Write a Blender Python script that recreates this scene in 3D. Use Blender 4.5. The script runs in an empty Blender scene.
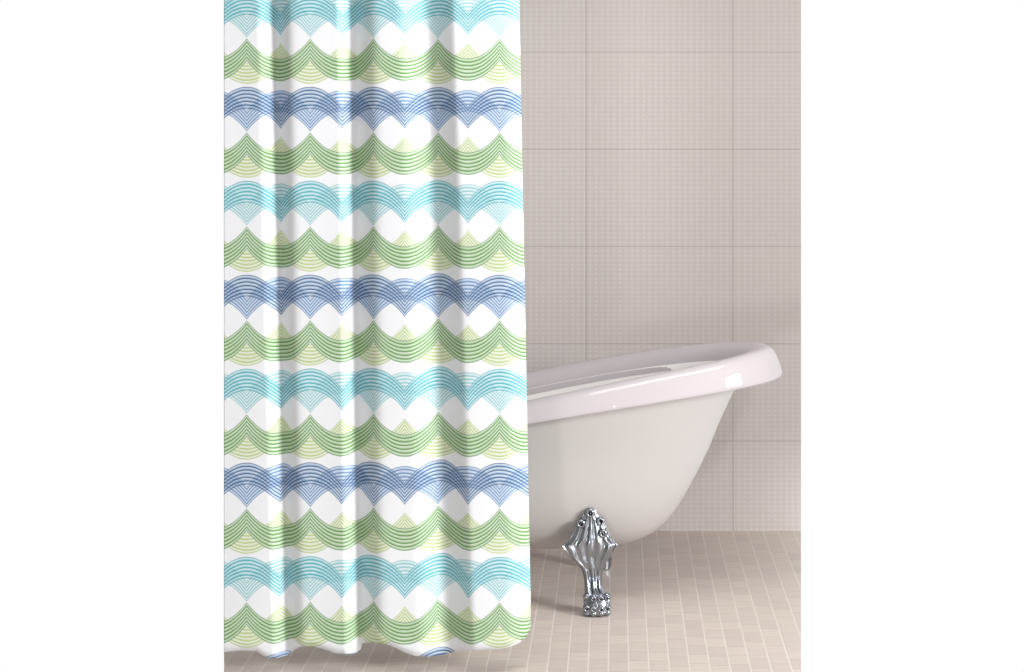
import bpy, bmesh, math, random
from mathutils import Vector, Matrix
random.seed(4)
S = bpy.context.scene
C = S.collection
PI = math.pi

# ------------------------------------------------------------------ view
F = 1470.0            # focal length in pixels of a 1024 px wide frame
EYE = 1.67            # eye height (m)
VX, VY = 617.0, 122.0 # where the level line of sight meets the picture
WALL_Y = 6.0
CURT_Y = 4.46
def px2x(px, d): return (px - VX) / F * d
def px2z(py, d): return EYE - (py - VY) / F * d

cam = bpy.data.cameras.new('camera')
co = bpy.data.objects.new('camera', cam); C.objects.link(co)
co.location = (0, 0, EYE); co.rotation_euler = (PI/2, 0, 0)
cam.sensor_width = 36; cam.lens = 36 * F / 1024
cam.shift_x = -(VX - 512) / 1024; cam.shift_y = -(336 - VY) / 1024
S.camera = co
S.view_settings.view_transform = 'Standard'; S.view_settings.look = 'None'
S.view_settings.exposure = 0; S.view_settings.gamma = 1; S.view_settings.use_curve_mapping = False

# ------------------------------------------------------------------ helpers
def lin(c):
    return tuple((v/255/12.92 if v/255 <= .04045 else ((v/255+.055)/1.055)**2.4) for v in c) + (1,)

def link(name, me, mat, parent=None, smooth=True):
    o = bpy.data.objects.new(name, me); C.objects.link(o)
    if mat: me.materials.append(mat)
    for p in me.polygons: p.use_smooth = smooth
    if parent: o.parent = parent
    return o

def from_bm(name, bm, mat, parent=None, smooth=True):
    bmesh.ops.recalc_face_normals(bm, faces=bm.faces)
    me = bpy.data.meshes.new(name); bm.to_mesh(me); bm.free()
    return link(name, me, mat, parent, smooth)

class N:
    """tiny expression wrapper round math nodes"""
    def __init__(s, nt, sock): s.nt, s.s = nt, sock
    @staticmethod
    def op(nt, o, *a, clamp=False):
        n = nt.nodes.new('ShaderNodeMath'); n.operation = o; n.use_clamp = clamp
        for i, v in enumerate(a):
            if isinstance(v, N): nt.links.new(v.s, n.inputs[i])
            else: n.inputs[i].default_value = v
        return N(nt, n.outputs[0])
    def __add__(s, o): return N.op(s.nt, 'ADD', s, o)
    __radd__ = __add__
    def __sub__(s, o): return N.op(s.nt, 'SUBTRACT', s, o)
    def __rsub__(s, o): return N.op(s.nt, 'SUBTRACT', o, s)
    def __mul__(s, o): return N.op(s.nt, 'MULTIPLY', s, o)
    __rmul__ = __mul__
    def __truediv__(s, o): return N.op(s.nt, 'DIVIDE', s, o)
    def __pow__(s, o): return N.op(s.nt, 'POWER', s, o)
    def fract(s): return N.op(s.nt, 'FRACT', s)
    def floor(s): return N.op(s.nt, 'FLOOR', s)
    def abs(s): return N.op(s.nt, 'ABSOLUTE', s)
    def cos(s): return N.op(s.nt, 'COSINE', s)
    def gt(s, o): return N.op(s.nt, 'GREATER_THAN', s, o)
    def lt(s, o): return N.op(s.nt, 'LESS_THAN', s, o)
    def step(s, a, b):   # smooth ramp from 0 at a to 1 at b
        n = s.nt.nodes.new('ShaderNodeMapRange'); n.interpolation_type = 'SMOOTHSTEP'
        s.nt.links.new(s.s, n.inputs[0]); n.inputs[1].default_value = a; n.inputs[2].default_value = b
        return N(s.nt, n.outputs[0])

def mixc(nt, fac, a, b, mode='MIX'):
    n = nt.nodes.new('ShaderNodeMix'); n.data_type = 'RGBA'; n.blend_type = mode
    for i, v in ((0, fac), (6, a), (7, b)):
        if isinstance(v, N): nt.links.new(v.s, n.inputs[i])
        elif hasattr(v, 'is_output'): nt.links.new(v, n.inputs[i])
        else: n.inputs[i].default_value = v
    return n.outputs[2]

def newmat(name):
    m = bpy.data.materials.new(name); m.use_nodes = True
    nt = m.node_tree; b = nt.nodes['Principled BSDF']
    return m, nt, b

def coords(nt):
    tc = nt.nodes.new('ShaderNodeTexCoord'); sp = nt.nodes.new('ShaderNodeSeparateXYZ')
    nt.links.new(tc.outputs['Object'], sp.inputs[0])
    return tc.outputs['Object'], N(nt, sp.outputs[0]), N(nt, sp.outputs[1]), N(nt, sp.outputs[2])

def combine(nt, x, y, z):
    n = nt.nodes.new('ShaderNodeCombineXYZ')
    for i, v in enumerate((x, y, z)):
        if isinstance(v, N): nt.links.new(v.s, n.inputs[i])
        else: n.inputs[i].default_value = v
    return n.outputs[0]

def noise(nt, vec, scale, detail=2, rough=.5):
    n = nt.nodes.new('ShaderNodeTexNoise'); nt.links.new(vec, n.inputs['Vector'])
    n.inputs['Scale'].default_value = scale; n.inputs['Detail'].default_value = detail
    n.inputs['Roughness'].default_value = rough
    return N(nt, n.outputs[0])

def white(nt, vec):
    n = nt.nodes.new('ShaderNodeTexWhiteNoise'); n.noise_dimensions = '3D'
    nt.links.new(vec, n.inputs['Vector']); return N(nt, n.outputs['Value'])

def bump(nt, bsdf, h, strength, dist):
    n = nt.nodes.new('ShaderNodeBump'); n.inputs['Strength'].default_value = strength
    n.inputs['Distance'].default_value = dist; nt.links.new(h.s, n.inputs['Height'])
    nt.links.new(n.outputs[0], bsdf.inputs['Normal'])

# ------------------------------------------------------------------ materials
def mat_wall():
    m, nt, b = newmat('embossed_wall_tile')
    vec, x, y, z = coords(nt)
    # big tiles 60 x 40 cm ; object origin = a tile joint at floor level
    tx = x / 0.6; tz = z / 0.397
    cell = combine(nt, tx.floor(), 0.0, tz.floor())
    jx = (tx.fract() - .5).abs(); jz = (tz.fract() - .5).abs()
    joint = N.op(nt, 'MAXIMUM', jx.step(.4955, .4985), jz.step(.4945, .4985))
    r = white(nt, cell)
    # woven relief: little pads in rows
    mx = x / 0.0243; mz = z / 0.0186
    sx = .5 + .5 * ((mx * (2*PI)).cos()); sz = .5 + .5 * ((mz * (2*PI)).cos())
    pad = sx * sz
    brk = noise(nt, combine(nt, mx.floor(), 0.0, mz.floor()), .9, 1)
    big = noise(nt, vec, 2.2, 2)
    col = mixc(nt, (sx ** 2.0) * (.35 + .65 * sz) * (.12 + brk) * (.75 + .5 * r) , lin((200, 193, 190)), lin((214, 211, 210)))
    col = mixc(nt, (1 - sz) * .28, col, lin((188, 178, 176)))
    col = mixc(nt, r * .30, col, lin((204, 192, 186)))
    col = mixc(nt, big.step(.42, .68) * .25, col, lin((199, 191, 186)))
    col = mixc(nt, joint * .65, col, lin((144, 134, 130)))
    nt.links.new(col, b.inputs['Base Color'])
    b.inputs['Roughness'].default_value = .55; b.inputs['Specular IOR Level'].default_value = .25
    bump(nt, b, pad * .5 - joint, .35, .002)
    return m

def mat_floor():
    m, nt, b = newmat('stone_mosaic_floor')
    vec, x, y, z = coords(nt)
    u = x / 0.0622
    col_i = u.floor()
    sh = white(nt, combine(nt, col_i, 3.0, 1.0))
    v = y / 0.078 + sh * .6 + .5 * ((col_i / 2).fract() * 2)
    row_i = v.floor()
    gu = (u.fract() - .5).abs(); gv = (v.fract() - .5).abs()
    gx = gu.step(.445, .475); gy = gv.step(.45, .49)
    tight = (((u + .5).floor() - 2.9) / 6.0).fract().gt(.94)   # every sixth joint is a tight, dark one
    r = white(nt, combine(nt, col_i, row_i, 0.0))
    vein = noise(nt, combine(nt, x * 9.0, y * 90.0, 0.0), 1.0, 3, .6)
    cloud = noise(nt, vec, 2.6, 2)
    c = mixc(nt, r, lin((194, 182, 175)), lin((205, 194, 184)))
    c = mixc(nt, vein.step(.45, .75) * .5, c, lin((181, 167, 160)))
    c = mixc(nt, cloud.step(.4, .7) * .35, c, lin((200, 192, 181)))
    c = mixc(nt, gy * .5, c, lin((176, 162, 154)))
    c = mixc(nt, gx * (1.0 - tight) * .8, c, lin((216, 208, 199)))
    c = mixc(nt, gu.step(.475, .495) * tight * .5, c, lin((140, 123, 114)))
    nt.links.new(c, b.inputs['Base Color'])
    b.inputs['Roughness'].default_value = .38; b.inputs['Specular IOR Level'].default_value = .3
    bump(nt, b, 0 - gx - gy, .2, .002)
    return m

def mat_curtain():
    m, nt, b = newmat('printed_curtain_fabric')
    vec, x, y, z = coords(nt)
    k = F / CURT_Y
    X = x * k + VX
    Yp = VY - (z - EYE) * k
    # ripple of the hand drawn lines
    wob = (noise(nt, vec, 60, 2) - .5) * .9
    U = (X - 278.4) / 63.2
    uA = ((U.fract() - .5).abs()) * 2
    uB = 1 - uA
    gA = 20.1 * uA ** 2.05
    gB = 20.1 * uB ** 2.05
    P = 93.95
    q = (Yp - 34.5 + 42.8) / P
    V = q.fract() * P - 42.8
    blue = (q.floor() / 2).fract().gt(.25)
    def band(t, n, pw=2.0):
        inside = t.step(-.02, .03) * (1 - t.step(.97, 1.02))
        line = (.5 + .5 * ((t * (2*PI*n)).cos())) ** pw
        edge = 1 - ((t - .5).abs() - .49).abs().step(0.0, .07)
        gap = (.5 + .5 * ((t * (2*PI*n) - 2.2).cos())) ** 4.0
        return inside, (N.op(nt, 'MAXIMUM', line, edge), gap)
    V2 = V + wob
    iA, lA = band((V2 + 41.7 - gA) / 22.0, 6)
    iB, lB = band((V2 + 38.3 - gB) / 21.5, 6)
    iC, lC = band((V2 - 24.0 + gB) / 22.4, 6)
    iD, lD = band((V2 - 27.9 + gA) / 21.5, 6)
    tick = noise(nt, combine(nt, x * 420.0, 0.0, z * 160.0), 1.0, 1)
    def ink(inside, line, fill, dark, tk=.25):
        c = mixc(nt, line[1] * .6, fill, (1, 1, 1, 1))
        c = mixc(nt, line[0] * (1 - tick * tk), c, dark)
        return mixc(nt, inside, (1, 1, 1, 1), c)
    teal = mixc(nt, 1.0 - iA * .55, ink(iA, lA, lin((192, 236, 241)), lin((56, 170, 182))),
                ink(iB, lB, lin((222, 243, 243)), lin((134, 202, 205))), 'MULTIPLY')
    bl = mixc(nt, 1.0 - iA * .4, ink(iA, lA, lin((184, 208, 230)), lin((42, 82, 130))),
              ink(iB, lB, lin((196, 216, 238)), lin((88, 132, 180))), 'MULTIPLY')
    gr = mixc(nt, 1.0 - iC * .8, ink(iC, lC, lin((198, 224, 180)), lin((82, 140, 66))),
              ink(iD, lD, lin((236, 243, 212)), lin((184, 208, 124))), 'MULTIPLY')
    top = mixc(nt, blue, teal, bl)
    col = mixc(nt, 1.0, top, gr, 'MULTIPLY')
    col = mixc(nt, 1.0, col, (.74, .757, .79, 1), 'MULTIPLY')
    nt.links.new(col, b.inputs['Base Color'])
    b.inputs['Roughness'].default_value = .8; b.inputs['Specular IOR Level'].default_value = .1
    return m

def mat_simple(name, c, rough, metal=0, coat=0, spec=.5, var=.04):
    m, nt, b = newmat(name)
    vec, x, y, z = coords(nt)
    n = noise(nt, vec, 7, 2)
    col = mixc(nt, n * var * 2, lin(c), lin(tuple(v * .86 for v in c)))
    nt.links.new(col, b.inputs['Base Color'])
    b.inputs['Roughness'].default_value = rough; b.inputs['Metallic'].default_value = metal
    b.inputs['Coat Weight'].default_value = coat; b.inputs['Coat Roughness'].default_value = .03
    b.inputs['Specular IOR Level'].default_value = spec
    return m

M_wall, M_floor, M_curt = mat_wall(), mat_floor(), mat_curtain()
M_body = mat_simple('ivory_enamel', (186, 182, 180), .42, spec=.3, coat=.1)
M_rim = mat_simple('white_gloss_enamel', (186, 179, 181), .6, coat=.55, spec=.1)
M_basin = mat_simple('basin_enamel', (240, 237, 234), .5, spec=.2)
M_chrome = mat_simple('polished_chrome', (160, 164, 172), .2, metal=1)
M_plain = mat_simple('plain_plaster', (156, 154, 152), .8)
M_hole_shade = mat_simple('shaded_hole_chrome', (52, 56, 64), .35, metal=1)  # darker chrome, paints the shade inside the stud holes

# ------------------------------------------------------------------ setting
def slab(name, pts, mat, origin, thick):
    """extruded polygon; pts = outer face, thick = vector through the slab"""
    bm = bmesh.new(); o = Vector(origin)
    a = [bm.verts.new(Vector(p) - o) for p in pts]
    c = [bm.verts.new(Vector(p) - o + Vector(thick)) for p in pts]
    bm.faces.new(a); bm.faces.new(c[::-1]); n = len(a)
    for i in range(n): bm.faces.new((a[i], c[i], c[(i+1) % n], a[(i+1) % n]))
    ob = from_bm(name, bm, mat, smooth=False); ob.location = origin; ob['kind'] = 'structure'
    return ob

wx0, wx1 = px2x(228, WALL_Y), px2x(801, WALL_Y)
JX = px2x(733, WALL_Y)
slab('wall_back', [(wx0, WALL_Y, 0), (wx1, WALL_Y, 0), (wx1, WALL_Y, 2.75), (wx0, WALL_Y, 2.75)],
     M_wall, (JX, WALL_Y, -.0295), (0, .1, 0))
fn = 4.4
slab('floor', [(-2.62, -1.6, 0), (2.4, -1.6, 0), (2.4, fn, 0), (px2x(801, fn), fn, 0), (wx1, WALL_Y, 0), (px2x(224, WALL_Y), WALL_Y, 0), (px2x(224, fn), fn, 0), (-2.62, fn, 0)],
     M_floor, (.0367, WALL_Y, 0), (0, 0, -.06))

# ------------------------------------------------------------------ shower curtain
def interp(tab, v):
    if v <= tab[0][0]: return tab[0][1]
    for (a, x), (b, y) in zip(tab, tab[1:]):
        if v <= b:
            t = (v - a) / (b - a); t = t*t*(3-2*t) if False else t
            return x + (y - x) * t
    return tab[-1][1]

HEM = [(224,652),(240,650.5),(256,651),(263,655.5),(268,658),(276,658),(285,655),(291,650.5),(300,646.5),(310,646),(320,648),
       (335,653),(347,654.5),(354,653.5),(358,650),(360,643),(375,642),(390,645),(404,652),(414,656),(430,656.5),(445,654),(456,651),
       (480,650),(500,649),(510,647),(518,643.5),(525,638),(529,631),(531,622)]
def fold(px, f):
    return sum(w * fold_raw(px + t, f) for t, w in ((-6.4, .1), (-3.2, .24), (0, .32), (3.2, .24), (6.4, .1)))
def fold_raw(px, f):
    """depth (m, away from the viewer) of the cloth; f = 0 top .. 1 hem"""
    d = 0
    def sm(t): t = min(1, max(0, t)); return t*t*(3-2*t)
    def drop_then_climb(c, l, r, a):      # steep on the left, easing out to the right
        if px < c: return a * sm((px - c + l) / l)
        t = (px - c) / r
        return a * (1 - t)**1.7 * (1 - math.exp(-(px-c+3)/2.0) * .15) if t < 1 else 0
    def ease_then_ridge(c, l, r, a):      # long easy fall, then a climb that ends in a sharp ridge
        if px < c: return a * sm((px - c + l) / l)
        t = (px - c) / r
        return a * (1 - t**1.6) * (1 - sm((t - .8) / .2) * .2) if t < 1 else 0
    d += drop_then_climb(271 + 13*f, 9 - 3*f, 20, .054)
    d += drop_then_climb(348 + 8*f, 6, 28, .066)
    d += ease_then_ridge(429 + 21*f, 30, 21, .050)
    d += .003 * math.cos((px - 318) / 42.0)
    d += .0015 * math.sin(px / 17.0 + 2*f)
    # the hanging edge turns back a little
    d += .05 * max(0, (px - 506) / 24) ** 2
    return d

def build_curtain():
    bm = bmesh.new(); nc, nr = 330, 110
    ztop = 2.42
    rows = []
    for j in range(nr + 1):
        v = j / nr
        row = []
        for i in range(nc + 1):
            u = i / nc
            pxn = 224 + (530 - 224) * u
            zb = px2z(interp(HEM, pxn), CURT_Y + fold(pxn, 1))
            z = ztop + (zb - ztop) * v
            yim = VY - (z - EYE) * F / CURT_Y
            f = min(1, max(0, yim / 655))
            right = 518.8 + 10.6 * min(1, max(0, yim / 600))
            px = 224 + (right - 224) * u
            d = CURT_Y + fold(px, f)
            row.append(bm.verts.new((px2x(px, CURT_Y), d, z)))
        rows.append(row)
    for j in range(nr):
        for i in range(nc):
            bm.faces.new((rows[j][i], rows[j+1][i], rows[j+1][i+1], rows[j][i+1]))
    o = from_bm('shower_curtain', bm, M_curt)
    s = o.modifiers.new('thickness', 'SOLIDIFY'); s.thickness = .0015; s.offset = 0
    o['label'] = 'white fabric shower curtain printed with teal, navy blue and green scalloped wave bands'
    o['category'] = 'shower curtain'
    return o
build_curtain()

# ------------------------------------------------------------------ bathtub
TUB = bpy.data.objects.new('bathtub', None); C.objects.link(TUB)
TX, TY = -.27, 5.24
TUB.location = (TX, TY, 0)
TUB['label'] = 'white roll top slipper bathtub on silver claw feet, half hidden by the shower curtain'
TUB['category'] = 'bathtub'

def rimz(x):                       # height of the crest along the tub (x in world)
    t = x + .31
    return (.730 + .215*t - .050*t*t) if t > 0 else (.730 + .215*t + .12*t*t)
XL = -1.16
def ring(xl, xr, hw, zf, n=160, ex=.88):
    cx, a = (xl + xr)/2, (xr - xl)/2
    out = []
    for i in range(n):
        th = 2*PI*i/n; c, s = math.cos(th), math.sin(th)
        x = cx + a * math.copysign(abs(c)**ex, c)
        y = hw * math.copysign(abs(s)**ex, s)
        out.append(Vector((x - TX, y, zf(x, th))))
    return out
def loft(name, rings, mat, parent, cap0=False, cap1=False):
    bm = bmesh.new(); vs = [[bm.verts.new(p) for p in r] for r in rings]; n = len(vs[0])
    for a, b in zip(vs, vs[1:]):
        for i in range(n): bm.faces.new((a[i], a[(i+1) % n], b[(i+1) % n], b[i]))
    if cap0: bm.faces.new(vs[0])
    if cap1: bm.faces.new(vs[-1][::-1])
    return from_bm(name, bm, mat, parent)

def drop(x): return .066 + .036 * min(1, max(0, (x + .31)/.85))
# crest line: xr .525, half width .315 ; lip: xr .587, half width .365
CR, LR = .522, .587
def rimring(o, dz, dfac=0):
    """o: 0 at crest .. 1 at the outer lip, negative inwards"""
    xr = CR + (LR - CR) * o if o >= 0 else CR + .10 * o
    xl = XL - .05 * o if o >= 0 else XL - .07 * o
    hw = .305 + (.05 if o >= 0 else .06) * o
    return ring(xl, xr, hw, lambda x, th: rimz(x) + dz - dfac * drop(x))
rim_rings = [
    rimring(-1.0, -.075), rimring(-.92, -.045), rimring(-.75, -.018), rimring(-.5, -.004), rimring(-.2, .001), rimring(.1, 0),
    rimring(.3, -.001, .04), rimring(.5, 0, .15), rimring(.68, 0, .34), rimring(.83, 0, .60), rimring(.95, 0, .85),
    rimring(1.0, 0, .97), rimring(.98, 0, 1.03), rimring(.8, 0, 1.03), rimring(.3, .006, .98), rimring(-.1, .016, .95)]
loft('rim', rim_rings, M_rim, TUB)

# outer body, from under the lip down to the belly (world heights and ends in the middle plane)
prof = [  # z, x right, x left, half width ; z <= .66 are absolute, above it follows the lip
    (.60, .362, -1.085, .292), (.52, .330, -1.07, .287), (.44, .292, -1.05, .279), (.37, .255, -1.02, .266), (.31, .220, -.98, .246),
    (.26, .182, -.93, .216), (.22, .138, -.87, .176), (.192, .092, -.79, .128), (.172, .03, -.70, .08), (.162, -.06, -.58, .045)]
body = []
def lipz(x): return rimz(x) - drop(x)
for k in range(0, 7):
    t = k / 7
    xr = .452 + (.362 - .452) * t**.85
    xl = -1.135 + (.05) * t
    hw = .296 + (.292 - .296) * t
    body.append(ring(xl, xr, hw, lambda x, th, t=t: (lipz(x) + .012) * (1 - t) + .60 * t if lipz(x) > .6 else (lipz(x)+.012)*(1-t) + min(.60, lipz(x)) * t))
for z, xr, xl, hw in prof:
    if z >= .6:
        body.append(ring(xl, xr, hw, lambda x, th, z=z: min(z, lipz(x) - .005)))
    else:
        body.append(ring(xl, xr, hw, lambda x, th, z=z: z))
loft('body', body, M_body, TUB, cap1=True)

# basin: the inside of the tub
ins = [rimring(-.94, -.052)]
for t, z, xr, xl, hw in ((.2, 0, .40, -1.07, .243), (.5, 0, .34, -1.05, .237), (1, .50, .27, -1.03, .23), (1, .38, .20, -1.0, .215),
                         (1, .29, .13, -.95, .185), (1, .235, .05, -.88, .14), (1, .212, -.08, -.75, .07)):
    ins.append(ring(xl, xr, hw, lambda x, th, t=t, z=z: z if t == 1 else rimz(x) - .07 - t*.2))
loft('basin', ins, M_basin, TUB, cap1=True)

# ------------------------------------------------------------------ claw feet
def build_foot():
    """origin: on the floor below the paw; -y faces outwards"""
    K = 1/297.0
    # rows: py, left px, right px, y of the face (m, + towards the tub), thickness
    rows = [(615,584,608.5,-.030,.045),(612,583,609.5,-.034,.052),(606,582.8,609.5,-.034,.054),(600,582.8,607.5,-.030,.050),(594,584,605.5,-.020,.044),
            (588,584,602,-.012,.040),(582,583.6,602,-.006,.036),(577,582.6,602,-.004,.034),(572,581,603,-.005,.034),(567,578,604.5,-.010,.034),(561,571.5,607,-.018,.03),
            (556,567,611,-.025,.026),(551,565.5,613,-.028,.024),(548,563,614.5,-.03,.02),(544.5,560.5,617,-.03,.018),(541,565.5,613.5,-.03,.016),
            (538,569,610.5,-.029,.015),(534,571,608.5,-.027,.013),(530,573.5,606.5,-.025,.012),(527,575,605.5,-.023,.011),(523,576.5,603.5,-.021,.010),(519,580.5,600,-.019,.010),
            (515,583,597,-.018,.010),(511,584,595.5,-.017,.009),(508.5,586.5,593,-.016,.006)]
    cx0 = 596.0
    # refine
    fine = []
    for a, b in zip(rows, rows[1:]):
        for k in range(3):
            t = k/3; fine.append(tuple(p + (q-p)*t for p, q in zip(a, b)))
    fine.append(rows[-1])
    bm = bmesh.new(); nu = 56; prev = None; first = None
    for (py, l, r, fy, th) in fine:
        z = (615 - py) * K
        mid = (l + r)/2; hw = (r - l)/2
        leaf = min(1, max(0, (572 - py)/14))           # 0 on the shank, 1 on the leaf
        paw = min(1, max(0, (py - 594)/6))
        loop = []
        for i in range(nu):
            ang = 2*PI*i/nu; c, s = math.cos(ang), math.sin(ang)
            u = c                                       # -1..1 across
            x = (mid - cx0 + hw * u) * K
            if s <= 0:                                  # outer face
                bul = (1 - u*u) ** .5
                fl = math.cos(u * PI * 5.5) if leaf > 0 else 0
                fs = math.cos(u * PI * 3.0)
                top = min(1, max(0, (py - 512)/12))
                dy = -th * .55 * bul
                dy += -(leaf * .0068 * fl * top + (1-leaf) * (1-paw) * .0055 * fs) * min(1, bul * 1.6)
                if leaf > 0:                            # dished centre where the ribs gather
                    dy += leaf * .012 * math.exp(-((py-557)/9)**2 - (u/.45)**2)
                    dy -= leaf * .010 * abs(u)**3 * math.exp(-((py-549)/9)**2)
                y = fy + dy
            else:
                y = fy + th * .45 * (1 - u*u) ** .5
            loop.append(bm.verts.new((x, y, z)))
        if prev:
            for i in range(nu): bm.faces.new((prev[i], prev[(i+1) % nu], loop[(i+1) % nu], loop[i]))
        else: first = loop
        prev = loop
    bm.faces.new(first[::-1]); bm.faces.new(prev)
    foot = from_bm('claw_foot', bm, M_chrome)
    def stud(b2, x, y, z, R, dep=.009, squash=1.0):
        """round boss with a raised ring and a deep hole in it, its axis along y"""
        prof = [(1.0, 0), (1.0, -.25), (.93, -.62), (.78, -.92), (.62, -1.0), (.47, -.86), (.38, -.45), (.30, .35), (0, .45)]
        n = 20; prev = None
        for pr, py_ in prof:
            if pr == 0:
                cv = b2.verts.new((x, y + py_*dep, z))
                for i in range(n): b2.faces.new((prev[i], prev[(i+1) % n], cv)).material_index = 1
                break
            lp = [b2.verts.new((x + R*pr*math.cos(2*PI*i/n), y + py_*dep, z + R*squash*pr*math.sin(2*PI*i/n))) for i in range(n)]
            if prev:
                for i in range(n):
                    fc = b2.faces.new((prev[i], prev[(i+1) % n], lp[(i+1) % n], lp[i]))
                    if pr < .46: fc.material_index = 1  # hole faces take the chrome with painted shade
            prev = lp
    # toes with knuckle and claw
    for i, tpx in enumerate((586, 592.7, 600, 606.3)):
        x = (tpx - cx0) * K
        bmx = bmesh.new()
        yy = -.055 + (.008 if i in (0, 3) else 0)
        for (zz, yo, rx, ry, rz) in ((.062, .012, .0135, .012, .0130), (.046, .010, .0125, .010, .012), (.030, .004, .0140, .012, .0130), (.012, .002, .0130, .013, .012)):
            sp = bmesh.ops.create_uvsphere(bmx, u_segments=18, v_segments=12, radius=1)['verts']
            for v in sp: v.co = Vector((v.co.x*rx, v.co.y*ry + yo, v.co.z*rz + zz))
        if i != 0: stud(bmx, 0, .003, .061, .0112 if i < 3 else .009)
        stud(bmx, 0, -.006, .029, .0118)
        o = from_bm('toe', bmx, M_chrome, foot); o.location = (x, yy, 0); o.data.materials.append(M_hole_shade)
    # rosettes round the edge of the leaf
    for (px, py, r, yy) in ((589.6, 512.8, 4.8, -.029), (580.3, 523.2, 4.6, -.031), (600.0, 521.5, 4.4, -.026), (602.6, 533, 4.6, -.036)):
        b2 = bmesh.new(); stud(b2, 0, 0, 0, r*K, .010)
        o = from_bm('rosette', b2, M_chrome, foot); o.location = ((px - cx0)*K, yy + .002, (615-py)*K); o.data.materials.append(M_hole_shade)
    return foot

foot0 = build_foot()
def copy_tree(o, parent):
    c = o.copy(); C.objects.link(c); c.parent = parent
    for ch in list(o.children):
        if ch.name.split('.')[0] in ('toe', 'rosette'): copy_tree(ch, c)
    return c
foot0.parent = TUB
FX = px2x(596, 4.95) - TX
foot0.location = (FX, -.225, 0); foot0.rotation_euler = (0, 0, math.radians(3))
for (x, y, a) in ((FX + .004, .225, 180), (-.98 + .3 - .0, -.225, -3), (-.98 + .3, .225, 180)):
    c = copy_tree(foot0, TUB); c.location = (x, y, 0); c.rotation_euler = (0, 0, math.radians(a))

# ------------------------------------------------------------------ light
w = bpy.data.worlds.new('world'); S.world = w; w.use_nodes = True
w.node_tree.nodes['Background'].inputs[0].default_value = (1, 1, 1, 1)
w.node_tree.nodes['Background'].inputs[1].default_value = 1.0
def area(name, loc, target, sx, sy, power, col=(1, 1, 1)):
    l = bpy.data.lights.new(name, 'AREA'); l.shape = 'RECTANGLE'; l.size = sx; l.size_y = sy; l.energy = power; l.color = col
    o = bpy.data.objects.new(name, l); C.objects.link(o); o.location = loc
    o.rotation_euler = (Vector(target) - Vector(loc)).to_track_quat('-Z', 'Y').to_euler()
    return o
slab('ceiling', [(-2.8, -1.6, 2.75), (2.45, -1.6, 2.75), (2.45, WALL_Y + .1, 2.75), (-2.8, WALL_Y + .1, 2.75)], M_plain, (0, 2, 2.75), (0, 0, .08))
slab('wall_front', [(-2.8, -1.6, 0), (2.4, -1.6, 0), (2.4, -1.6, 2.75), (-2.8, -1.6, 2.75)], M_plain, (0, -1.6, 0), (0, -.1, 0))
slab('wall_left', [(-2.62, -1.6, 0), (-2.62, WALL_Y + .1, 0), (-2.62, WALL_Y + .1, 2.75), (-2.62, -1.6, 2.75)], M_plain, (-2.62, 2, 0), (-.1, 0, 0))
slab('light_blocker_right', [(2.35, 3.92, .84), (2.35, WALL_Y + .1, .84), (2.35, WALL_Y + .1, 2.75), (2.35, 3.92, 2.75)], M_plain, (2.35, 5, 0), (.1, 0, 0))  # unseen panel added to keep window light off the tub; open below
area('window_light', (6.2, 1.3, 2.7), (-.5, 4.7, 1.0), 2.2, 1.9, 730)
area('low_shadow_light', (-1.2, -.4, .38), (.4, 5.2, .8), .35, .35, 38)  # added light, casts a soft rim shadow on the back wall
area('rim_glint_light', (.9, -1.4, 2.2), (.2, 5.2, .8), .2, .2, 9)  # small light added behind the camera for a glint on the rim
area('top_fill_light', (.5, 4.45, 2.72), (.4, 5.1, 0), 1.8, .9, 50)  # added overhead fill, brightens the basin, rim and back wall
